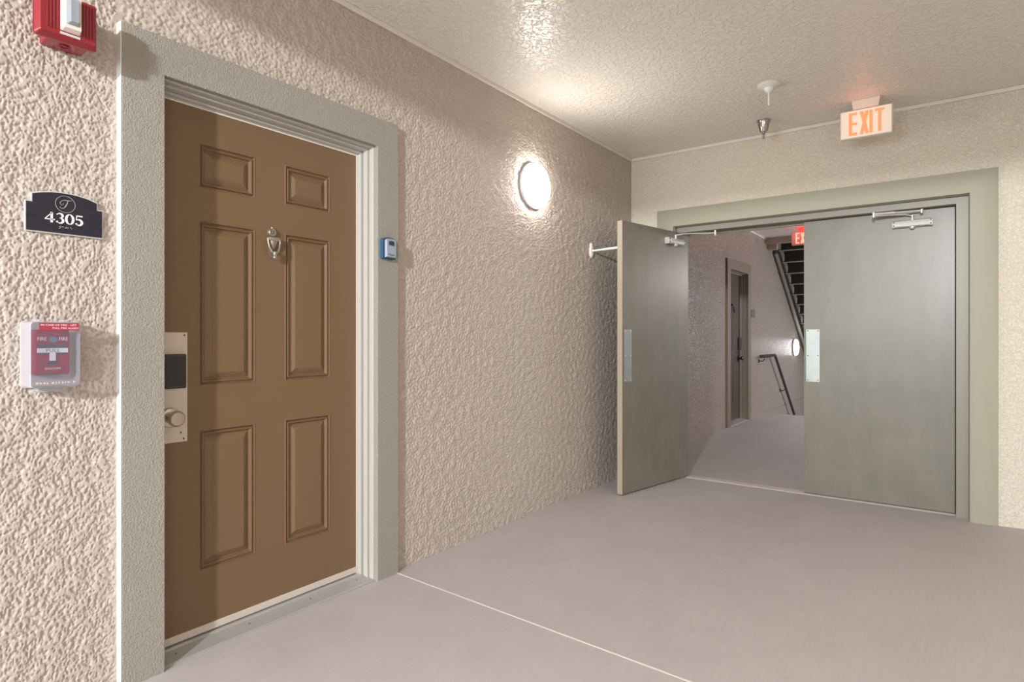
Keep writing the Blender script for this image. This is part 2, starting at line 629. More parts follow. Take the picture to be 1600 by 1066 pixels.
def ring_u(mb, a0, a1, top, w, mp, d0, d1, bevel=0.004, z0=0.0):
    """flat casing: profile closed box with rounded edges, w outward"""
    prof = [(d0, 0), (d1 - bevel, 0), (d1 - bevel * 0.3, -bevel * 0.3), (d1, -bevel), (d1, -w + bevel), (d1 - bevel * 0.3, -w + bevel * 0.3), (d1 - bevel, -w), (d0, -w)]
    sweep_u(mb, prof, a0, a1, top, mp, z0)


# --- entry door casing
mb = MB()
ring_u(mb, 0.955, 1.899, 2.049, 0.133, wl, -0.01, 0.030, 0.003)
t6 = obj('trim_6', mb, CASING)
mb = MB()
mb.box((-0.004, 0.8175, 0), (0.0298, 0.8222, 2.1815), 0.001, 1)  # thin strip, whiter than the casing front
obj('side_strip', mb, mat('white_strip', (0.68, 0.66, 0.61), 0.5), t6, 'white strip on the near side of the casing')
tag(t6, 'wide grey stucco casing around the brown entry door', 'trim', 'structure')

d1 = thing('door_1', 'brown six-panel entry door with knocker and keypad lock plate', 'door', (-0.08, 0.962, 0), kind='structure')


def L1(x, y, z):
    return (x + 0.08, y - 0.962, z)


def m1(u, v, d):
    return (d + 0.08, u - 0.962, v)


mb = MB()
sweep_u(mb, [(-0.10, -0.012), (0.004, -0.012), (0.004, 0.003), (0.001, 0.006), (-0.020, 0.007), (-0.020, 0.003), (-0.025, 0.003), (-0.025, 0.015), (-0.050, 0.018), (-0.050, 0.010), (-0.057, 0.010), (-0.058, 0.026), (-0.076, 0.028), (-0.079, 0.0345), (-0.12, 0.0345)], 0.955, 1.899, 2.049, m1)
obj('frame', mb, FRAME_W, d1, 'pale greige stepped door frame')
mb = MB()
sweep_u(mb, [(-0.0775, 0.033), (-0.0775, 0.0368), (-0.0805, 0.0368), (-0.0805, 0.033)], 0.955, 1.899, 2.049, m1)
obj('weather_strip', mb, WHITE, d1, 'thin white strip around the leaf')
# leaf with six moulded panels
PANY = [(1.122, 1.351), (1.484, 1.715)]
PANZ = [(0.266, 0.800), (0.965, 1.591), (1.714, 1.884)]
LY0, LY1, LZ0, LZ1 = 0.962, 1.885, 0.058, 2.036
gy = [LY0, PANY[0][0], PANY[0][1], PANY[1][0], PANY[1][1], LY1]
gz = [LZ0] + [v for p in PANZ for v in p] + [LZ1]
mb = MB()
for i in range(5):
    for j in range(7):
        if i in (1, 3) and j in (1, 3, 5):
            continue
        mb.bm.faces.new([mb.bm.verts.new(L1(-0.08, a, b)) for a, b in ((gy[i], gz[j]), (gy[i + 1], gz[j]), (gy[i + 1], gz[j + 1]), (gy[i], gz[j + 1]))])
bmesh.ops.remove_doubles(mb.bm, verts=mb.bm.verts, dist=1e-5)
mb.box(L1(-0.124, LY0, LZ0), L1(-0.095, LY1, LZ1))
leaf = obj('door_leaf', mb, BROWN, d1)
for (a, b) in PANY:
    for (c, d) in PANZ:
        mb = MB()
        prof = [(0, 0), (0.002, 0.0016), (0.005, 0.0016), (0.0075, -0.0065), (0.0105, -0.0075), (0.015, -0.0005), (0.0185, -0.001), (0.0235, -0.0115), (0.027, -0.0125), (0.048, -0.0015), (0.051, -0.0005)]
        rings = [[mb.bm.verts.new(L1(-0.08 + h, yy, zz)) for yy, zz in ((a + i, c + i), (b - i, c + i), (b - i, d - i), (a + i, d - i))] for i, h in prof]
        for A, B in zip(rings, rings[1:]):
            for k in range(4):
                mb.bm.faces.new((A[k], A[(k + 1) % 4], B[(k + 1) % 4], B[k]))
        mb.bm.faces.new(rings[-1])
        obj('panel', mb, BROWN, leaf)
mb = MB()
mb.box(L1(-0.118, LY0, 0.030), L1(-0.076, LY1, 0.058), 0.003)
obj('door_sweep', mb, mat('sweep_paint', (0.62, 0.55, 0.50), 0.5), d1, 'pale strip along the foot of the door')
mb = MB()
mb.prism([(-0.13, 0.0), (0.012, 0.0), (0.012, 0.004), (0.004, 0.008), (-0.002, 0.008), (-0.060, 0.020), (-0.068, 0.026), (-0.13, 0.026)], lambda u, v, d: L1(u, d, v), 0.948, 1.906)
th = obj('threshold', mb, ALU_W, d1, 'worn metal threshold')
mb = MB()
for yy in (1.02, 1.30, 1.58, 1.83):
    mb.lathe([(0.0035, 0), (0.003, 0.0012)], L1(-0.036, yy, 0.0145), (0.18, 0, 1), 8)
obj('screws', mb, DARK, th)

# lock plate
mb = MB()
mb.box(L1(-0.080, 0.977, 0.765), L1(-0.0765, 1.080, 1.168), 0.001, 1)
lp = obj('lock_plate', mb, mat('satin_nickel_plate', (0.62, 0.54, 0.47), 0.42, 0.35), d1, 'tall satin metal plate of the lock')
mb = MB()
for yy, zz in ((0.988, 1.157), (1.069, 1.157), (0.988, 0.776), (1.066, 0.776), (1.056, 0.799)):
    mb.lathe([(0.0034, 0), (0.0026, 0.001)], L1(-0.0765, yy, zz), (1, 0, 0), 10)
obj('screws', mb, DARK, lp)
mb = MB()
mb.prism(rrect(0.984, 0.963, 1.071, 1.088, 0.006), lambda u, v, d: L1(-0.0765 + d, u, v), 0, 0.010)
mb.prism(rrect(0.984, 0.965, 1.069, 1.086, 0.006), lambda u, v, d: L1(-0.0765 + d, u, v), 0.010, 0.026, rrect(0.991, 0.971, 1.062, 1.082, 0.006))
kp = obj('keypad', mb, DARK, lp, 'black electronic keypad')
# knob
mb = MB()
mb.lathe([(0.037, 0), (0.037, 0.003), (0.034, 0.008), (0.030, 0.010), (0.016, 0.011), (0.0125, 0.016), (0.012, 0.028), (0.018, 0.034), (0.0265, 0.042), (0.029, 0.050), (0.028, 0.058), (0.023, 0.064), (0.010, 0.0655)],
         L1(-0.0765, 1.017, 0.858), (1, 0, 0), 32)
mb.lathe([(0.009, 0.0655), (0.009, 0.067), (0.003, 0.067), (0.003, 0.0662)], L1(-0.0765, 1.017, 0.858), (1, 0, 0), 18)
obj('door_knob', mb, mat('satin_nickel', (0.60, 0.52, 0.43), 0.3, 0.8), lp, smooth=True)

# knocker with peephole
mb = MB()
KY, KX = 1.421, -0.080


def K(x, y, z):
    return L1(KX + x, KY + y, z)


mb.prism([(-0.010, 1.565), (0.010, 1.565), (0.014, 1.548), (0.009, 1.50), (0.005, 1.482), (-0.005, 1.482), (-0.009, 1.50), (-0.014, 1.548)], lambda u, v, d: K(d, u, v), 0, 0.006)
mb.lathe([(0.018, 0), (0.018, 0.010), (0.015, 0.014), (0.011, 0.014), (0.010, 0.010), (0, 0.010)], K(0, 0, 1.585), (1, 0, 0), 24)
mb.lathe([(0.0, 1.609), (0.006, 1.605), (0.006, 1.598), (0.010, 1.590)], K(0.006, 0, 0), (0, 0, 1), 12)
mb.box(K(0.002, -0.024, 1.548), K(0.026, 0.024, 1.565), 0.003)
kn = obj('door_knocker', mb, NICKEL, d1, 'aged pewter-coloured door knocker with peephole', smooth=True)
mb = MB()
mb.lathe([(0, 0), (0.007, 0.0), (0.005, 0.003), (0, 0.004)], K(0.010, 0, 1.585), (1, 0, 0), 16)
obj('peephole', mb, CHROME, kn, smooth=True)
mb = MB()      # urn body
mb.lathe([(0.018, 1.548), (0.017, 1.54), (0.014, 1.53), (0.009, 1.518), (0.004, 1.508), (0.0, 1.505)], K(0.012, 0, 0), (0, 0, 1), 20)
obj('urn_body', mb, mat('dark_pewter', (0.30, 0.26, 0.21), 0.45, 0.8, bump=[('noise', 350, 0.4, 0.001, U1)]), kn, smooth=True)
mb = MB()
for s in (-1, 1):
    mb.tube([K(0.020, s * 0.027, 1.557), K(0.022, s * 0.0265, 1.540), K(0.024, s * 0.023, 1.522), K(0.026, s * 0.016, 1.507), K(0.027, s * 0.008, 1.499), K(0.027, 0, 1.497)], [0.0042, 0.0038, 0.0036, 0.0045, 0.005, 0.006], 10)
mb.lathe([(0.0, 1.507), (0.007, 1.504), (0.009, 1.498), (0.007, 1.491), (0.006, 1.487), (0.009, 1.483), (0.009, 1.479), (0.004, 1.472), (0, 1.470)], K(0.026, 0, 0), (0, 0, 1), 16)
obj('knocker_ring', mb, NICKEL, kn, smooth=True)

# --- double door: casing and steel frame
mb = MB()
ring_u(mb, 0.3775, 2.288, 2.0465, 0.138, lambda u, v, d: (u, YB - d, v), -0.02, 0.020, 0.003)
tag(obj('trim_7', mb, CASING_G, smooth=True), 'wide sage green casing around the double doors', 'trim', 'structure')
mb = MB()
# depth measured from the back wall face; the leaves sit in the recess between -0.12 and -0.165
sweep_u(mb, [(-0.012, -0.004), (-0.014, 0.003), (-0.048, 0.003), (-0.050, 0.004), (-0.050, 0.046), (-0.116, 0.0465), (-0.118, 0.034), (-0.167, 0.034), (-0.167, 0.060), (-0.174, 0.060),
             (-0.174, 0.036), (-0.182, 0.036), (-0.182, 0.064), (-0.191, 0.064), (-0.193, 0.05), (-0.193, -0.01)],
        0.3775, 2.288, 2.0465, lambda u, v, d: (u, YB - d, v), left_cap=0.046, rx=0.021)
fr = obj('trim_8', mb, GREEN_F, smooth=False)
tag(fr, 'dull green steel frame inside the double-door casing', 'trim', 'structure')
for o_ in (fr,):
    m_ = o_.modifiers.new('s', 'SOLIDIFY')
    m_.thickness = 0.0015
    m_.offset = 0




LW, LT = 0.893, 0.045


def leaf_door(name, label, loc, rz, out, edge_light):
    """local frame: X from the hinge to the free edge, +Y = the face one sees when out=+1"""
    t = thing(name, label, 'door', loc, rz, kind='structure')
    mb = MB()
    mb.box((0, 0, 0.010), (LW, -out * LT, 1.996), 0.0015, 1)
    lf = obj('door_leaf', mb, GREEN, t)
    mb = MB()
    mb.box((LW + 0.0002, -out * 0.001, 0.011), (LW + 0.0012, -out * (LT - 0.001), 1.995))
    obj('door_edge', mb, GREEN_EDGE, t, 'bare tan edge strip')
    # push plate
    f = lambda u, v, d: (u, out * d, v)
    mb = MB()
    x0, x1 = LW - 0.111, LW - 0.022
    if edge_light:
        x0, x1 = LW - 0.103, LW - 0.014
    mb.prism(rrect(x0, 0.825, x1, 1.207, 0.002, 2), f, 0, 0.002)
    pp = obj('push_plate', mb, PUSH, t, 'satin metal push plate')
    mb = MB()
    for xx in (x0 + 0.011, x1 - 0.011):
        for zz in (0.836, 1.016, 1.196):
            mb.lathe([(0.0042, 0.002), (0.0034, 0.0032), (0, 0.0032)], f(xx, zz, 0), (0, out, 0), 10)
    obj('screws', mb, DARK if edge_light else SIGNWHITE, pp)
    # hinges
    for zz in (0.22, 1.0, 1.78) if edge_light else ():
        mb = MB()
        mb.lathe([(0.007, zz - 0.055), (0.007, zz + 0.055)], (-0.006, -out * LT * (1 if edge_light else 0) + (0 if edge_light else out * 0.004), 0), (0, 0, 1), 10)
        obj('hinge', mb, GREEN_F, t)
    # closer body, wide rounded bar
    mb = MB()
    cz, c0, c1 = 1.909, 0.118, 0.342
    sec = [(0.000, -0.022), (0.030, -0.024), (0.044, -0.018), (0.050, 0.000), (0.046, 0.016), (0.034, 0.024), (0.0, 0.024)]
    mb.prism([(a, cz + b) for a, b in sec], lambda u, v, d: (d, out * u, v), c0 + 0.018, c1 - 0.018)
    cl = obj('closer', mb, SILVER, t, 'silver door closer')
    mb = MB()
    for e0, e1 in ((c0, c0 + 0.018), (c1 - 0.018, c1)):
        mb.prism([(a * 0.86, cz + b * 1.06) for a, b in sec], lambda u, v, d: (d, out * u, v), e0, e1)
    ec = obj('end_cap', mb, SILVER, cl)
    mb = MB()
    for xx in (c0 + 0.009, c1 - 0.009):
        for zz in (cz - 0.011, cz + 0.012):
            mb.lathe([(0.005, 0.037), (0.005, 0.0435)], f(xx, zz, 0), (0, out, 0), 10)
    obj('screws', mb, DARK, cl)
    px_ = 0.229
    mb = MB()
    mb.lathe([(0.016, 0.0), (0.016, -0.008), (0.012, -0.014), (0.004, -0.017), (0, -0.017)], (px_, out * 0.026, cz - 0.022), (0, 0, 1), 20)
    obj('valve_cap', mb, SILVER, cl, smooth=True)
    mb = MB()
    mb.lathe([(0.011, 0.0), (0.011, 0.008), (0.007, 0.010), (0.007, 0.024), (0.010, 0.026), (0.010, 0.032)], (px_, out * 0.026, cz + 0.022), (0, 0, 1), 16)
    obj('pinion', mb, SILVER, cl, smooth=True)
    return t, cl, px_, cz + 0.050


def arm(parent, p0, p1, p2, rotm):
    """two arm bars p0 (pinion) -> p1 (elbow) -> p2 (frame bracket), local coordinates"""
    mb = MB()
    a, b = Vector(p0), Vector(p1)
    mid = a.lerp(b, 0.18) + Vector((0, 0, 0.008))
    mb.tube([a, mid, b], [0.0055, 0.0045, 0.0045], 8)
    mb.lathe([(0.008, -0.014), (0.008, 0.020)], b, (0, 0, 1), 12)
    obj('closer_arm', mb, SILVER, parent, smooth=True)
    mb = MB()
    b2, c = b + Vector((0, 0, 0.010)), Vector(p2)
    mb.tube([b2, b2.lerp(c, 0.45), b2.lerp(c, 0.46), c], [0.0075, 0.0075, 0.005, 0.005], 8)
    mb.lathe([(0.0085, -0.018), (0.0085, 0.008)], c, (0, 0, 1), 12)
    obj('closer_arm', mb, SILVER, parent, smooth=True)


# closed right leaf: hinge at x = 2.217, free edge towards -x, visible face towards -y.
# local X -> world -x (rz = pi), so local +Y -> world -y : out = +1
t3, cl3, px3, pz3 = leaf_door('door_3', 'closed grey-green steel door leaf, right half of the pair', (2.215, 4.83, 0), math.pi, 1, True)
arm(cl3, (px3, 0.026, pz3), (0.442, 0.125, pz3 + 0.010), (0.176, 0.062, 1.983), None)
# vertical seam mark on the right leaf
mb = MB()
mb.box((LW - 0.133, 0, 1.72), (LW - 0.131, 0.0006, 1.86))
obj('scratch', mb, GREEN_F, t3, 'thin vertical scratch')
# open left leaf
ang = math.atan2(-0.983, -0.185)
t2, cl2, px2, pz2 = leaf_door('door_2', 'grey-green steel door leaf standing open towards the wall stop', (0.445, 4.846, 0), ang, 1, False)
# its arm reaches back to the frame head
Rm = Matrix.Rotation(-ang, 3, 'Z')


def to_local2(p):
    return Rm @ (Vector(p) - Vector((0.445, 4.846, 0)))


arm(cl2, (px2, 0.026, pz2), to_local2((0.70, 4.74, pz2 + 0.010)), to_local2((0.665, 4.862, 1.985)), None)

# ------------------------------------------------------------------ far entry door
mb = MB()
ring_u(mb, 7.85, 8.66, 2.025, 0.13, lambda u, v, d: (XL2 + d, u, v), -0.01, 0.028, 0.003)
tag(obj('trim_9', mb, mat('tan_casing_paint', (0.20, 0.150, 0.105), 0.5, spec=0.4)), 'tan casing around the far entry door', 'trim', 'structure')
d4 = thing('door_4', 'dark brown entry door on the far wall beyond the double doors', 'door', (XL2 - 0.08, 7.855, 0), kind='structure')
mb = MB()
fm = lambda u, v, d: (d + 0.08, u - 7.855, v)
sweep_u(mb, [(-0.10, -0.01), (0.0, -0.01), (0.0, 0.004), (-0.022, 0.006), (-0.024, 0.012), (-0.05, 0.014), (-0.053, 0.026), (-0.079, 0.030), (-0.12, 0.030)], 7.85, 8.66, 2.025, fm)
obj('frame', mb, mat('tan_frame_paint', (0.21, 0.165, 0.125), 0.4), d4)
mb = MB()
mb.box((-0.044, 0.0, 0.04), (0.0, 0.80, 2.01))
lf4 = obj('door_leaf', mb, mat('dark_brown_door', (0.075, 0.045, 0.03), 0.35), d4)
for (a, b) in ((0.13, 0.34), (0.45, 0.66)):
    for (c, d) in PANZ:
        mb = MB()
        mb.box((0.0, a, c), (0.004, b, d), 0.003)
        obj('panel', mb, mat('dark_brown_door', (0, 0, 0)), lf4)
mb = MB()
mb.prism([(-0.05, 0), (0.10, 0), (0.10, 0.006), (0.0, 0.03), (-0.05, 0.03)], lambda u, v, d: (u, d, v), -0.004, 0.804)
obj('threshold', mb, ALU, d4)
mb = MB()
mb.box((0.0, 0.66, 0.80), (0.003, 0.75, 1.17))
lk4 = obj('lock_plate', mb, mat('dark_bronze', (0.03, 0.025, 0.02), 0.35, 0.5), d4)
mb = MB()
mb.box((0.003, 0.672, 0.98), (0.03, 0.738, 1.14), 0.004)
mb.lathe([(0.03, 0.003), (0.03, 0.01), (0.012, 0.012), (0.012, 0.035), (0.028, 0.045), (0.028, 0.06), (0.01, 0.068)], (0, 0.70, 0.86), (1, 0, 0), 16)
obj('door_knob', mb, mat('dark_bronze', (0, 0, 0)), lk4)
mb = MB()
mb.lathe([(0.015, 0.0), (0.015, 0.015)], (0, 0.40, 1.585), (1, 0, 0), 14)
mb.tube([(0.02, 0.375, 1.56), (0.03, 0.38, 1.51), (0.035, 0.40, 1.48), (0.03, 0.42, 1.51), (0.02, 0.425, 1.56)], 0.006, 8)
obj('door_knocker', mb, mat('dark_bronze', (0, 0, 0)), d4)

# small number plaque by the far door
mb = MB()
mb.prism([(-0.09, 0), (0.09, 0), (0.09, 0.09), (0.06, 0.115), (0, 0.125), (-0.06, 0.115), (-0.09, 0.09)], lambda u, v, d: (d, u, v), -0.002, 0.008)
t = thing('number_plaque', 'small dark arched plaque beside the far entry door', 'sign', (XL2, 8.99, 1.43))
obj('face', mb, mat('grey_green_sign', (0.16, 0.17, 0.15), 0.35), t)

# ------------------------------------------------------------------ beam and stairs
mb = MB()
mb.box((XL2, 9.67, 2.575), (3.6, 9.80, CH + 0.15))
mb.box((XL2, 9.80, 2.50), (0.02, 9.92, CH + 0.15))
tag(obj('shade_beam0', mb, mat('beam_paint', (0.36, 0.29, 0.23), 0.5)), 'painted beam at the head of the far stairwell', 'trim', 'structure')

ST_X0, ST_X1 = -0.095, 1.15
RISE, RUN = 0.1635, 0.2455


def stair(name, label, y0, z0, n, x0, x1):
    """flight falling away along +y from its head (y0, z0)"""
    t = thing(name, label, 'stairs', (x0, y0, z0))
    W = x1 - x0
    L = n * RUN
    s = RISE / RUN
    for xa in (0.0, W - 0.012):
        mb = MB()
        mb.prism([(0, 0.02), (0, -0.29), (L, -0.29 - L * s), (L, 0.02 - L * s)], lambda u, v, d: (d, u, v), xa, xa + 0.012)
        obj('stringer', mb, TREAD, t)
        mb = MB()
        lipx = (xa - 0.004, xa + 0.05) if xa == 0 else (xa - 0.038, xa + 0.016)
        mb.prism([(0, -0.278), (0, -0.290), (L, -0.290 - L * s), (L, -0.278 - L * s)], lambda u, v, d: (d, u, v), *lipx)
        obj('stringer_flange', mb, mat('pale_flange_paint', (0.42, 0.37, 0.31), 0.45), t)
    risers, treads, brs = [], [], []
    for i in range(n):
        ya, za = i * RUN, -i * RISE
        mb = MB()
        mb.box((0.04, ya + RUN - 0.27, za - 0.04), (W - 0.02, ya + RUN, za))
        tr = obj('tread', mb, TREAD, t)
        mb = MB()
        mb.box((0.04, ya + 0.0, za - 0.04 - RISE * 0.0), (W - 0.02, ya + 0.004, za + RISE - 0.04))
        obj('riser', mb, TREAD, t)
        mb = MB()
        mb.box((0.02, ya - 0.022, za - 0.052), (W - 0.02, ya + 0.004, za - 0.040))
        obj('pan_lip', mb, TREADLIP, t)
        mb = MB()
        mb.box((0.028, ya - 0.03, za - 0.02), (0.052, ya - 0.022, za + 0.085))  # white bars stand for light reflecting beside the stringer
        obj('bracket', mb, WHITE, t)
    return t


# light lips measured: (y,z) = (10.39,2.54) (10.63,2.387) ... so the head is one step earlier
stair('upper_stairs', 'dark brown steel stair flight seen from below beyond the doors', 10.155, 2.755, 13, ST_X0, ST_X1)
mb = MB()
pts = [(9.6, -0.15)]
for i in range(8):
    pts += [(9.6 + 0.27 * i, -0.165 * (i + 1)), (9.6 + 0.27 * (i + 1), -0.165 * (i + 1))]
pts += [(9.6 + 0.27 * 8, -1.55), (9.6, -0.4)]
mb.prism(pts, lambda u, v, d: (d, u, v), -0.11, 1.15)
tag(obj('stair_steps', mb, FLOORM), 'concrete steps dropping away past the far floor edge', 'stairs')

# handrail on the far wall
t = thing('handrail', 'dark metal handrail going down along the far stair wall', 'handrail', (XL2, 9.2, 0.87))
mb = MB()
sl = 1.075 / 1.40
mb.tube([(0.055, -0.02, 0.0), (0.08, 0.0, 0.0), (0.08, 0.75, 0.0), (0.08, 0.80, -0.03), (0.08, 3.0, -0.03 - 2.2 * sl)], 0.021, 12)
hr = obj('rail', mb, RAILM, t, smooth=True)
for yy, zz in ((0.12, 0.0), (1.45, -0.03 - 0.65 * sl), (2.6, -0.03 - 1.8 * sl)):
    mb = MB()
    mb.tube([(0.0, yy, zz - 0.07), (0.05, yy, zz - 0.075), (0.08, yy, zz - 0.05), (0.08, yy, zz - 0.01)], 0.007, 8)
    mb.lathe([(0.03, 0.0), (0.03, 0.006)], (0, yy, zz - 0.07), (1, 0, 0), 16)
    obj('bracket', mb, RAILM, t)

# ------------------------------------------------------------------ wall lamps


def wall_lamp(loc, label, R, glow, light):
    t = thing('wall_lamp', label, 'lamp', loc, group='round wall lamps')
    mb = MB()
    mb.lathe([(R * 0.93, -0.004), (R * 0.93, 0.010), (R, 0.012), (R, 0.022), (R * 0.98, 0.025)], (0, 0, 0), (1, 0, 0), 56)
    obj('rim', mb, LAMPRING, t, smooth=True)
    mb = MB()
    mb.lathe([(R * 0.978, 0.0255), (R * 0.955, 0.042), (R * 0.90, 0.056), (R * 0.78, 0.066), (R * 0.5, 0.074), (R * 0.2, 0.077), (0, 0.078)], (0, 0, 0), (1, 0, 0), 56, cap=False)
    obj('diffuser', mb, glow, t, smooth=True)
    return t


wall_lamp((0, 3.222, 2.130), 'lit round white lamp on the left stucco wall beside the open door', 0.148, LAMPGLOW, None)
wall_lamp((XL2, 11.72, 0.965), 'small distant lit lamp low on the far stair wall', 0.150, LAMPGLOW_F, None)

# ------------------------------------------------------------------ room number plaque
t = thing('room_plaque', 'black arched room number plaque with silver rim reading 4305', 'sign', (0.002, 0.674, 1.468))
out = [(-0.098, 0.0), (-0.098, 0.085), (-0.083, 0.085), (-0.083, 0.109), (-0.062, 0.116), (-0.035, 0.1215), (0.0, 0.1235), (0.028, 0.122), (0.056, 0.117), (0.083, 0.108), (0.083, 0.085), (0.098, 0.085), (0.098, 0.0)]


def grow(p, g):
    cx_, cy_ = 0, 0.06
    r = []
    for x, y_ in p:
        r.append((x + (g if x > 0.001 else -g if x < -0.001 else 0), y_ + (g if y_ > 0.05 else -g)))
    return r


mb = MB()
mb.prism(grow(out, 0.003)[::-1], wl, 0.0, 0.008)
obj('rim', mb, SIGN_EDGE, t, 'silver rim')
mb = MB()
mb.prism(out[::-1], wl, 0.008, 0.0095)
obj('face', mb, BLACKSIGN, t)
mb = MB()
D0, D1 = 0.0095, 0.0106
# digits, drawn with thick and thin strokes; each 0.024 wide 0.032 tall, baseline 0.026


def dig4(mb, ox, oy, s):
    ribbon(mb, [(ox + 0.0175 * s, oy), (ox + 0.0175 * s, oy + 0.032 * s)], [0.0062 * s] * 2, wl, D0, D1)
    ribbon(mb, [(ox + 0.0195 * s, oy + 0.0315 * s), (ox + 0.001 * s, oy + 0.0105 * s)], [0.0026 * s] * 2, wl, D0, D1)
    ribbon(mb, [(ox, oy + 0.0095 * s), (ox + 0.0255 * s, oy + 0.0095 * s)], [0.0034 * s] * 2, wl, D0, D1)


def wave(n, lo, hi, f):
    return [lo + (hi - lo) * f(i / n) for i in range(n + 1)]


def dig3(mb, ox, oy, s):
    p = [(ox + 0.003 * s, oy + 0.0265 * s)] + arc(ox + 0.0105 * s, oy + 0.0238 * s, 0.0078 * s, 0.0068 * s, 140, -90, 14)
    w_ = [0.003 * s] + wave(14, 0.0022 * s, 0.0062 * s, lambda t: max(0, math.sin(math.pi * (t * 1.15 - 0.1))))
    ribbon(mb, p, w_, wl, D0, D1)
    p = arc(ox + 0.0105 * s, oy + 0.0088 * s, 0.0090 * s, 0.0078 * s, 90, -140, 14)
    w_ = wave(14, 0.0022 * s, 0.0066 * s, lambda t: max(0, math.sin(math.pi * (t * 1.15))))
    ribbon(mb, p, w_, wl, D0, D1)
    mb.prism(arc(ox + 0.004 * s, oy + 0.0045 * s, 0.0028 * s, 0.0028 * s, 0, 330, 10), wl, D0, D1)


def dig0(mb, ox, oy, s):
    p = arc(ox + 0.0125 * s, oy + 0.016 * s, 0.0092 * s, 0.0150 * s, 90, 450, 32)
    w_ = wave(32, 0.0020 * s, 0.0068 * s, lambda t: abs(math.sin(2 * math.pi * t)))
    ribbon(mb, p, w_, wl, D0, D1)


def dig5(mb, ox, oy, s):
    ribbon(mb, [(ox + 0.0045 * s, oy + 0.030 * s), (ox + 0.021 * s, oy + 0.030 * s)], [0.0042 * s, 0.0042 * s], wl, D0, D1)
    ribbon(mb, [(ox + 0.0052 * s, oy + 0.0315 * s), (ox + 0.0042 * s, oy + 0.0165 * s)], [0.0024 * s] * 2, wl, D0, D1)
    p = arc(ox + 0.0105 * s, oy + 0.0100 * s, 0.0088 * s, 0.0088 * s, 125, -140, 16)
    w_ = wave(16, 0.0022 * s, 0.0068 * s, lambda t: max(0, math.sin(math.pi * (t * 1.1 - 0.02))))
    ribbon(mb, p, w_, wl, D0, D1)
    mb.prism(arc(ox + 0.0042 * s, oy + 0.0045 * s, 0.0028 * s, 0.0028 * s, 0, 330, 10), wl, D0, D1)


S_ = 0.98
dig4(mb, -0.053, 0.0300, S_)
dig3(mb, -0.026, 0.0300, S_)
dig0(mb, -0.002, 0.0300, S_)
dig5(mb, 0.0235, 0.0300, S_)
obj('digits', mb, SIGNWHITE, t, 'white room number 4305')
mb = MB()
p = arc(-0.001, 0.0905, 0.0255, 0.0255, 0, 360, 40)
ribbon(mb, p, [0.0011] * len(p), wl, D0, D1)
# script T
p = [(-0.013, 0.088), (-0.015, 0.094), (-0.010, 0.100), (-0.003, 0.103), (0.006, 0.1025), (0.012, 0.103), (0.0165, 0.1055)]
ribbon(mb, p, [0.0008, 0.0012, 0.0014, 0.0018, 0.0022, 0.0014, 0.0006], wl, D0, D1)
p = [(0.006, 0.1025), (0.004, 0.095), (0.001, 0.087), (-0.003, 0.080), (-0.009, 0.0765), (-0.014, 0.078), (-0.015, 0.081)]
ribbon(mb, p, [0.0009, 0.0020, 0.0028, 0.0022, 0.0012, 0.0010, 0.0018], wl, D0, D1)
p = [(-0.013, 0.088), (-0.009, 0.0865), (-0.006, 0.090), (-0.007, 0.094)]
ribbon(mb, p, [0.0010, 0.0010, 0.0008, 0.0006], wl, D0, D1)
obj('emblem', mb, mat('grey_emblem', (0.36, 0.38, 0.38), 0.4), t, 'grey ring with a script letter T')
mb = MB()
bx = -0.016
for cell in (((0, 0), (1, 0), (1, 1), (0, 2)), ((0, 0), (1, 0)), ((1, 0), (0, 1), (1, 1)), ((0, 0), (0, 1)), ((0, 0), (1, 1))):
    for cx_, cy_ in cell:
        mb.lathe([(0.0009, 0.0095), (0.0006, 0.0104), (0, 0.0106)], (0, bx + cx_ * 0.0028, 0.0205 - cy_ * 0.0028), (1, 0, 0), 8)
    bx += 0.0072
obj('braille_dots', mb, SIGNWHITE, t)

# ------------------------------------------------------------------ fire alarm pull station under a clear cover
t = thing('fire_pull_station', 'red fire alarm pull station under a clear plastic cover', 'fire alarm', (0.0, 0.628, 1.10))
u0, u1, v0, v1 = -0.061, 0.063, -0.100, 0.097
mb = MB()
mb.prism(rrect(-0.043, -0.062, 0.045, 0.072, 0.008), wl, -0.002, 0.045)
mb.prism(rrect(-0.043, -0.062, 0.045, 0.072, 0.008), wl, 0.045, 0.052, rrect(-0.040, -0.059, 0.042, 0.069, 0.008))
body = obj('station_body', mb, REDSIGN, t)
mb = MB()
mb.prism(rrect(-0.034, -0.002, 0.036, 0.030, 0.003), wl, 0.052, 0.0525)
obj('dark_band', mb, mat('dark_blue_grey', (0.10, 0.06, 0.10), 0.4), body)
mb = MB()
mb.prism(rrect(-0.037, 0.004, 0.037, 0.0175, 0.001), wl, 0.0525, 0.060)
mb.prism(rrect(-0.007, -0.020, 0.007, 0.006, 0.001), wl, 0.0525, 0.058)
hd = obj('pull_handle', mb, WHITE, t, 'white T-shaped pull handle')
text('PULL', 0.0135, wl, 0, 0.0060, 0.060, 0.0004, mat('grey_ink', (0.12, 0.12, 0.13), 0.5), hd, fit=0.034)
text('FIRE', 0.0150, wl, -0.025, 0.040, 0.052, 0.0006, SIGNWHITE, body, fit=0.022)
text('FIRE', 0.0150, wl, 0.028, 0.040, 0.052, 0.0006, SIGNWHITE, body, fit=0.022)
text('SIGCOM', 0.0085, wl, 0.001, -0.046, 0.052, 0.0006, SIGNWHITE, body, fit=0.038)
mb = MB()
mb.prism(arc(0.002, 0.043, 0.011, 0.009, 0, 315, 7), wl, 0.052, 0.0535)
obj('emblem', mb, mat('blue_grey_emblem', (0.12, 0.22, 0.28), 0.4), body, 'blue-grey flame emblem disc')
mb = MB()
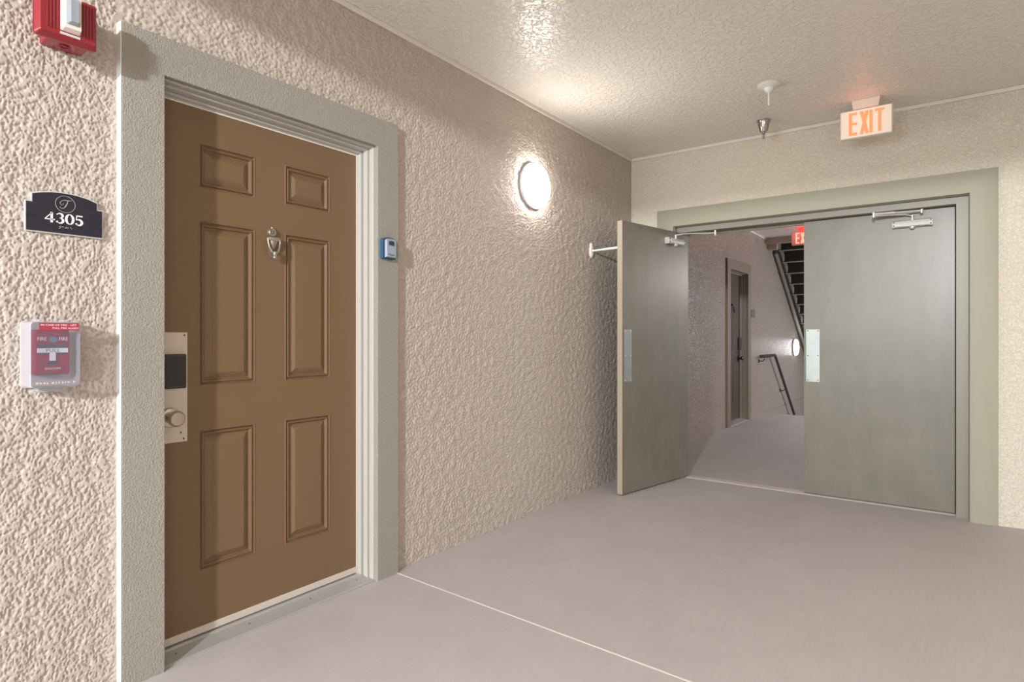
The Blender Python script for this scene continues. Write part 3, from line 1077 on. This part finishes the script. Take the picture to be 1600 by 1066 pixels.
mb.prism([(-0.016, -0.030), (0.016, -0.030), (0.013, -0.024), (0.006, -0.020), (-0.006, -0.020), (-0.013, -0.024)], wl, 0.052, 0.054)
obj('lock_slot', mb, NAVY, body)
# backplate and clear cover
mb = MB()
mb.prism(rrect(u0 - 0.003, v0, u1 + 0.003, v1, 0.008), wl, -0.002, 0.008)
bp_ = obj('back_plate', mb, mat('whitish_plate', (0.62, 0.58, 0.57), 0.4), t)


def shell(mb, outer, d0, d1, th_):
    a = outer
    inn = [(x * (1 - th_ / 0.06), y_ * (1 - th_ / 0.098)) for x, y_ in outer]
    front = [(x * 0.965, y_ * 0.975) for x, y_ in outer]
    r0 = [mb.bm.verts.new(wl(x, y_, d0)) for x, y_ in a]
    r1 = [mb.bm.verts.new(wl(x, y_, d1 - 0.006)) for x, y_ in a]
    r2 = [mb.bm.verts.new(wl(x, y_, d1)) for x, y_ in front]
    n = len(a)
    for A, B in ((r0, r1), (r1, r2)):
        for k in range(n):
            mb.bm.faces.new((A[k], A[(k + 1) % n], B[(k + 1) % n], B[k]))
    return r2


mb = MB()
ro = rrect(u0, v0 + 0.002, u1, v1 - 0.002, 0.008)
r2 = shell(mb, ro, 0.008, 0.082, 0.003)
obj('cover_side', mb, CLEAR_EDGE, t, 'frosted side wall of the clear cover', smooth=True)
mb = MB()
mb.prism([(x * 0.965, y_ * 0.975) for x, y_ in ro], wl, 0.0805, 0.082)
cf = obj('cover_front', mb, CLEAR, t, 'clear plastic front of the cover')
mb = MB()
mb.prism(rrect(-0.040, 0.070, 0.058, 0.092, 0.001), wl, 0.0821, 0.0826)
obj('cover_label', mb, mat('translucent_red_label', (0.40, 0.04, 0.07), 0.35), cf, 'red instruction strip')
text('IN CASE OF FIRE - LIFT', 0.0072, wl, 0.008, 0.0835, 0.0826, 0.0003, SIGNWHITE, cf, fit=0.088)
text('PULL FIRE ALARM', 0.0072, wl, 0.024, 0.0745, 0.0826, 0.0003, SIGNWHITE, cf, fit=0.064)
mb = MB()
mb.prism(rrect(-0.052, -0.092, 0.058, -0.077, 0.001), wl, 0.0821, 0.0824)
obj('lower_strip', mb, mat('grey_strip', (0.33, 0.28, 0.29), 0.4), cf)
mb = MB()
rnd = random.Random(2)
xx = -0.048
while xx < 0.052:
    w_ = rnd.uniform(0.002, 0.006)
    mb.box((0.0824, xx, -0.088 + rnd.uniform(0, 0.002)), (0.0828, xx + w_, -0.081 - rnd.uniform(0, 0.002)))
    xx += w_ + rnd.uniform(0.002, 0.009)
obj('embossed_marks', mb, mat('pale_marks', (0.6, 0.6, 0.6), 0.4), cf)
mb = MB()
mb.prism(rrect(-0.033, v0 - 0.012, 0.037, v0 + 0.003, 0.004), wl, 0.0, 0.05)
obj('lift_tab', mb, CLEAR_EDGE, t, 'translucent lift tab')
mb = MB()
mb.box((0.0, -0.030, v1 - 0.002), (0.045, -0.018, v1 + 0.006), 0.001)
obj('cover_hinge', mb, CLEAR_EDGE, t)
mb = MB()
mb.box((0.0, 0.030, v1 - 0.002), (0.045, 0.042, v1 + 0.006), 0.001)
obj('cover_hinge', mb, CLEAR_EDGE, t)

# ------------------------------------------------------------------ fire alarm strobe
t = thing('fire_alarm_strobe', 'red fire alarm horn with clear strobe lens beside the door top', 'fire alarm', (0.0, 0.648, 2.090))
mb = MB()
mb.box((-0.002, -0.038, -0.060), (0.088, 0.068, 0.064), 0.006)
bb = obj('back_box', mb, RED, t)
mb = MB()
mb.lathe([(0.013, 0), (0.013, 0.003), (0.010, 0.003), (0.010, 0.0005)], (0.045, 0.012, -0.0605), (0, 0, -1), 20)
obj('knockout', mb, mat('dark_red', (0.28, 0.012, 0.02), 0.4), bb)
mb = MB()
P0 = rrect(-0.078, -0.070, 0.078, 0.070, 0.008)
P1 = rrect(-0.066, -0.058, 0.070, 0.062, 0.004)
mb.prism(P0, wl, 0.0900, 0.0980)
mb.prism([(x * 0.985, y_ * 0.985) for x, y_ in P0], wl, 0.0980, 0.1160, P1)
pl = obj('front_plate', mb, RED, t)
mb = MB()
for k in range(8):
    mb = MB()
    yk = -0.053 + k * 0.008 if k < 4 else 0.037 + (k - 4) * 0.008
    mb.box((0.1160, yk, -0.045), (0.1190, yk + 0.004, 0.055), 0.001)
    obj('horn_rib', mb, RED, pl)
mb = MB()
mb.prism(rrect(-0.019, -0.044, 0.031, 0.058, 0.004), wl, 0.1160, 0.1360, rrect(-0.015, -0.038, 0.027, 0.055, 0.003))
ls = obj('lens_housing', mb, CREAM, t, 'cream housing of the strobe lens')
mb = MB()
mb.prism(rrect(-0.010, -0.028, 0.023, 0.050, 0.003), wl, 0.1360, 0.1540, rrect(-0.004, -0.022, 0.017, 0.046, 0.003))
obj('strobe_lens', mb, LENS, ls)
mb = MB()
mb.box((0.1362, -0.006, -0.022), (0.1420, 0.019, 0.046), 0.002)
obj('reflector', mb, CHROME, ls)
mb = MB()
mb.box((0.1165, -0.020, -0.055), (0.1175, 0.030, -0.048))
obj('maker_label', mb, SIGN_EDGE, pl, 'small pale label')

# ------------------------------------------------------------------ key lock box on the casing
t = thing('key_lock_box', 'small blue and pale grey key lock box on the door casing', 'lock box', (0.030, 1.950, 1.572))
mb = MB()
arch = [(-0.036, -0.050), (0.036, -0.050), (0.036, 0.036)] + arc(0, 0.036, 0.036, 0.014, 0, 180, 10)[1:-1] + [(-0.036, 0.036)]
mb.prism(arch, wl, -0.004, 0.020)
mb.prism(arch, wl, 0.020, 0.024, [(x * 0.95, y_ * 0.96) for x, y_ in arch])
obj('vinyl_case', mb, BLUE, t)
mb = MB()
mb.prism([(x * 1.02, y_ * 1.01) for x, y_ in arch], wl, 0.020, 0.027)
obj('bumper', mb, NAVY, t, 'dark navy bumper edge')
mb = MB()
A1 = [(x * 0.86, y_ * 0.92) for x, y_ in arch]
mb.prism(A1, wl, 0.027, 0.040, [(x * 0.90, y_ * 0.92) for x, y_ in A1])
fc = obj('face', mb, KEYFACE, t)
mb = MB()
mb.prism([(-0.017, 0.012), (0.017, 0.010), (0.017, 0.028)] + arc(0, 0.027, 0.017, 0.006, 0, 180, 6)[1:-1] + [(-0.017, 0.028)], wl, 0.040, 0.0408)
obj('shutter', mb, NAVY, fc, 'dark dial window')
text('Master', 0.012, wl, 0.0, -0.036, 0.040, 0.0006, mat('blue_ink', (0.04, 0.09, 0.16), 0.5), fc, fit=0.038)

# ------------------------------------------------------------------ door stop rod
t = thing('door_stop', 'white wall door stop rod holding off the open door', 'door stop', (0.0, 4.01, 1.805))
mb = MB()
mb.prism(arc(0, 0, 0.028, 0.058, 0, 345, 24), wl, -0.003, 0.006, None)
mb.prism(arc(0, 0, 0.028, 0.058, 0, 345, 24), wl, 0.006, 0.014, arc(0, 0, 0.018, 0.046, 0, 345, 24))
obj('wall_plate', mb, WHITE, t, smooth=True)
mb = MB()
mb.tube([(0.012, 0, -0.004), (0.10, 0.004, 0.0), (0.101, 0.004, 0.0), (0.222, 0.010, 0.004)], [0.0075, 0.0075, 0.0095, 0.0095], 12)
obj('rod', mb, WHITE, t, smooth=True)

# ------------------------------------------------------------------ ceiling fittings
t = thing('ceiling_drop_stem', 'white round ceiling plate with a thin hanging stem', 'ceiling fitting', (1.318, 3.806, CH))
mb = MB()
mb.lathe([(0.066, 0.0), (0.066, -0.004), (0.055, -0.012), (0.034, -0.018), (0.030, -0.020)], (0, 0, 0), (0, 0, 1), 36)
mb.lathe([(0.029, -0.018), (0.027, -0.030), (0.018, -0.042), (0.009, -0.047), (0, -0.047)], (0, 0, 0), (0, 0, 1), 28)
obj('ceiling_plate', mb, WHITE, t, smooth=True)
mb = MB()
mb.lathe([(0.0055, -0.045), (0.0055, -0.124), (0, -0.124)], (0, 0, 0), (0, 0, 1), 12)
obj('stem', mb, WHITE, t, smooth=True)

t = thing('fire_sprinkler', 'chrome fire sprinkler head on the ceiling left of the exit sign', 'sprinkler', (1.142, 4.41, CH))
mb = MB()
mb.lathe([(0.046, 0.0), (0.046, -0.006), (0.041, -0.012), (0.040, -0.020), (0.034, -0.045), (0.026, -0.075), (0.022, -0.082), (0, -0.082)], (0, 0, 0), (0, 0, 1), 32)
obj('escutcheon', mb, CHROME, t, smooth=True)
mb = MB()
mb.lathe([(0.009, -0.080), (0.009, -0.095), (0.004, -0.098), (0.003, -0.118), (0.005, -0.122), (0.0125, -0.124), (0.0125, -0.1255), (0, -0.126)], (0, 0, 0), (0, 0, 1), 16)
for s in (-1, 1):
    mb.tube([(s * 0.008, 0, -0.085), (s * 0.010, 0, -0.104), (s * 0.003, 0, -0.122)], 0.0018, 6)
obj('sprinkler_head', mb, CHROME, t, smooth=True)


# ------------------------------------------------------------------ exit signs
def exit_sign(loc, label, W, Hh_, face_m, body_m, let_m, can_m, grp):
    t = thing('exit_sign', label, 'exit sign', loc, group=grp)
    # local: origin on the ceiling above the middle of the sign
    zt = -0.055
    mb = MB()
    body = rrect(-W / 2, zt - Hh_, W / 2, zt, 0.006)
    mb.prism(body, wb, -0.040, -0.006)
    mb.prism(body, wb, -0.006, 0.0, [(x * 0.955, (y_ - (zt - Hh_ / 2)) * 0.96 + zt - Hh_ / 2) for x, y_ in body])
    b_ = obj('housing', mb, body_m, t)
    mb = MB()
    fc_ = [(x * 0.95, (y_ - (zt - Hh_ / 2)) * 0.95 + zt - Hh_ / 2) for x, y_ in body]
    mb.prism(fc_, wb, 0.0, 0.0015)
    obj('face', mb, face_m, t)
    mb = MB()
    mb.prism([(-W * 0.24, zt), (W * 0.24, zt), (W * 0.27, 0.0), (-W * 0.27, 0.0)], wb, -0.045, 0.010)
    obj('canopy', mb, can_m, t)
    if Hh_ > 0:
        mb = MB()
        mb.lathe([(0.005, 0), (0.004, 0.002)], (W / 2, 0.022, zt - Hh_ * 0.78), (1, 0, 0), 10)
        mb.lathe([(0.004, 0), (0.003, 0.002)], (W / 2, 0.022, zt - Hh_ * 0.90), (1, 0, 0), 10)
        obj('test_button', mb, DARK, b_)
    # letters
    lh = Hh_ * 0.80
    z0 = zt - Hh_ / 2 - lh / 2
    s = 0.018 * (W / 0.29)
    d0_, d1_ = 0.0015, 0.0030

    def bar(mb, x0, y0, x1, y1):
        mb.prism([(x0, y0), (x1, y0), (x1, y1), (x0, y1)], wb, d0_, d1_)
    xs = [-W * 0.325, -W * 0.115, W * 0.068, W * 0.172]
    lw = W * 0.175
    mb = MB()
    x = xs[0]
    bar(mb, x, z0, x + s, z0 + lh)
    for zz in (z0, z0 + lh / 2 - s * 0.4, z0 + lh - s * 0.85):
        bar(mb, x + s, zz, x + lw * 0.92, zz + s * 0.85)
    obj('letter', mb, let_m, t)
    mb = MB()
    x = xs[1]
    mb.prism([(x, z0), (x + s * 1.1, z0), (x + lw, z0 + lh), (x + lw - s * 1.1, z0 + lh)], wb, d0_, d1_)
    mb.prism([(x + lw - s * 1.1, z0), (x + lw, z0), (x + s * 1.1, z0 + lh), (x, z0 + lh)], wb, d0_, d1_ + 0.0002)
    obj('letter', mb, let_m, t)
    mb = MB()
    bar(mb, xs[2], z0, xs[2] + s, z0 + lh)
    obj('letter', mb, let_m, t)
    mb = MB()
    x = xs[3]
    bar(mb, x, z0 + lh - s * 0.85, x + lw, z0 + lh)
    bar(mb, x + lw / 2 - s / 2, z0, x + lw / 2 + s / 2, z0 + lh - s * 0.85)
    obj('letter', mb, let_m, t)
    return t


def glow(name, loc, p):        # light given off by the sign's own lamps
    l = bpy.data.lights.new(name, 'POINT')
    l.shadow_soft_size = 0.02
    l.energy = p
    l.color = (1.0, 0.22, 0.14)
    o = bpy.data.objects.new(name, l)
    COL.objects.link(o)
    o.location = loc


exit_sign((1.759, 4.40, CH), 'white exit sign with orange letters hanging from the near ceiling', 0.290, 0.180, EXITFACE, CREAM, EXITRED, CREAM, 'exit signs')
glow('near_exit_glow', (1.74, 4.30, 2.53), 0.2)
exit_sign((0.542, 9.0, CH), 'glowing red exit sign half hidden behind the closed door', 0.30, 0.185, EXITPINK, EXITPINK, EXITRED_F, EXITBAR, 'exit signs')
glow('far_exit_glow', (0.45, 8.85, 2.56), 0.8)
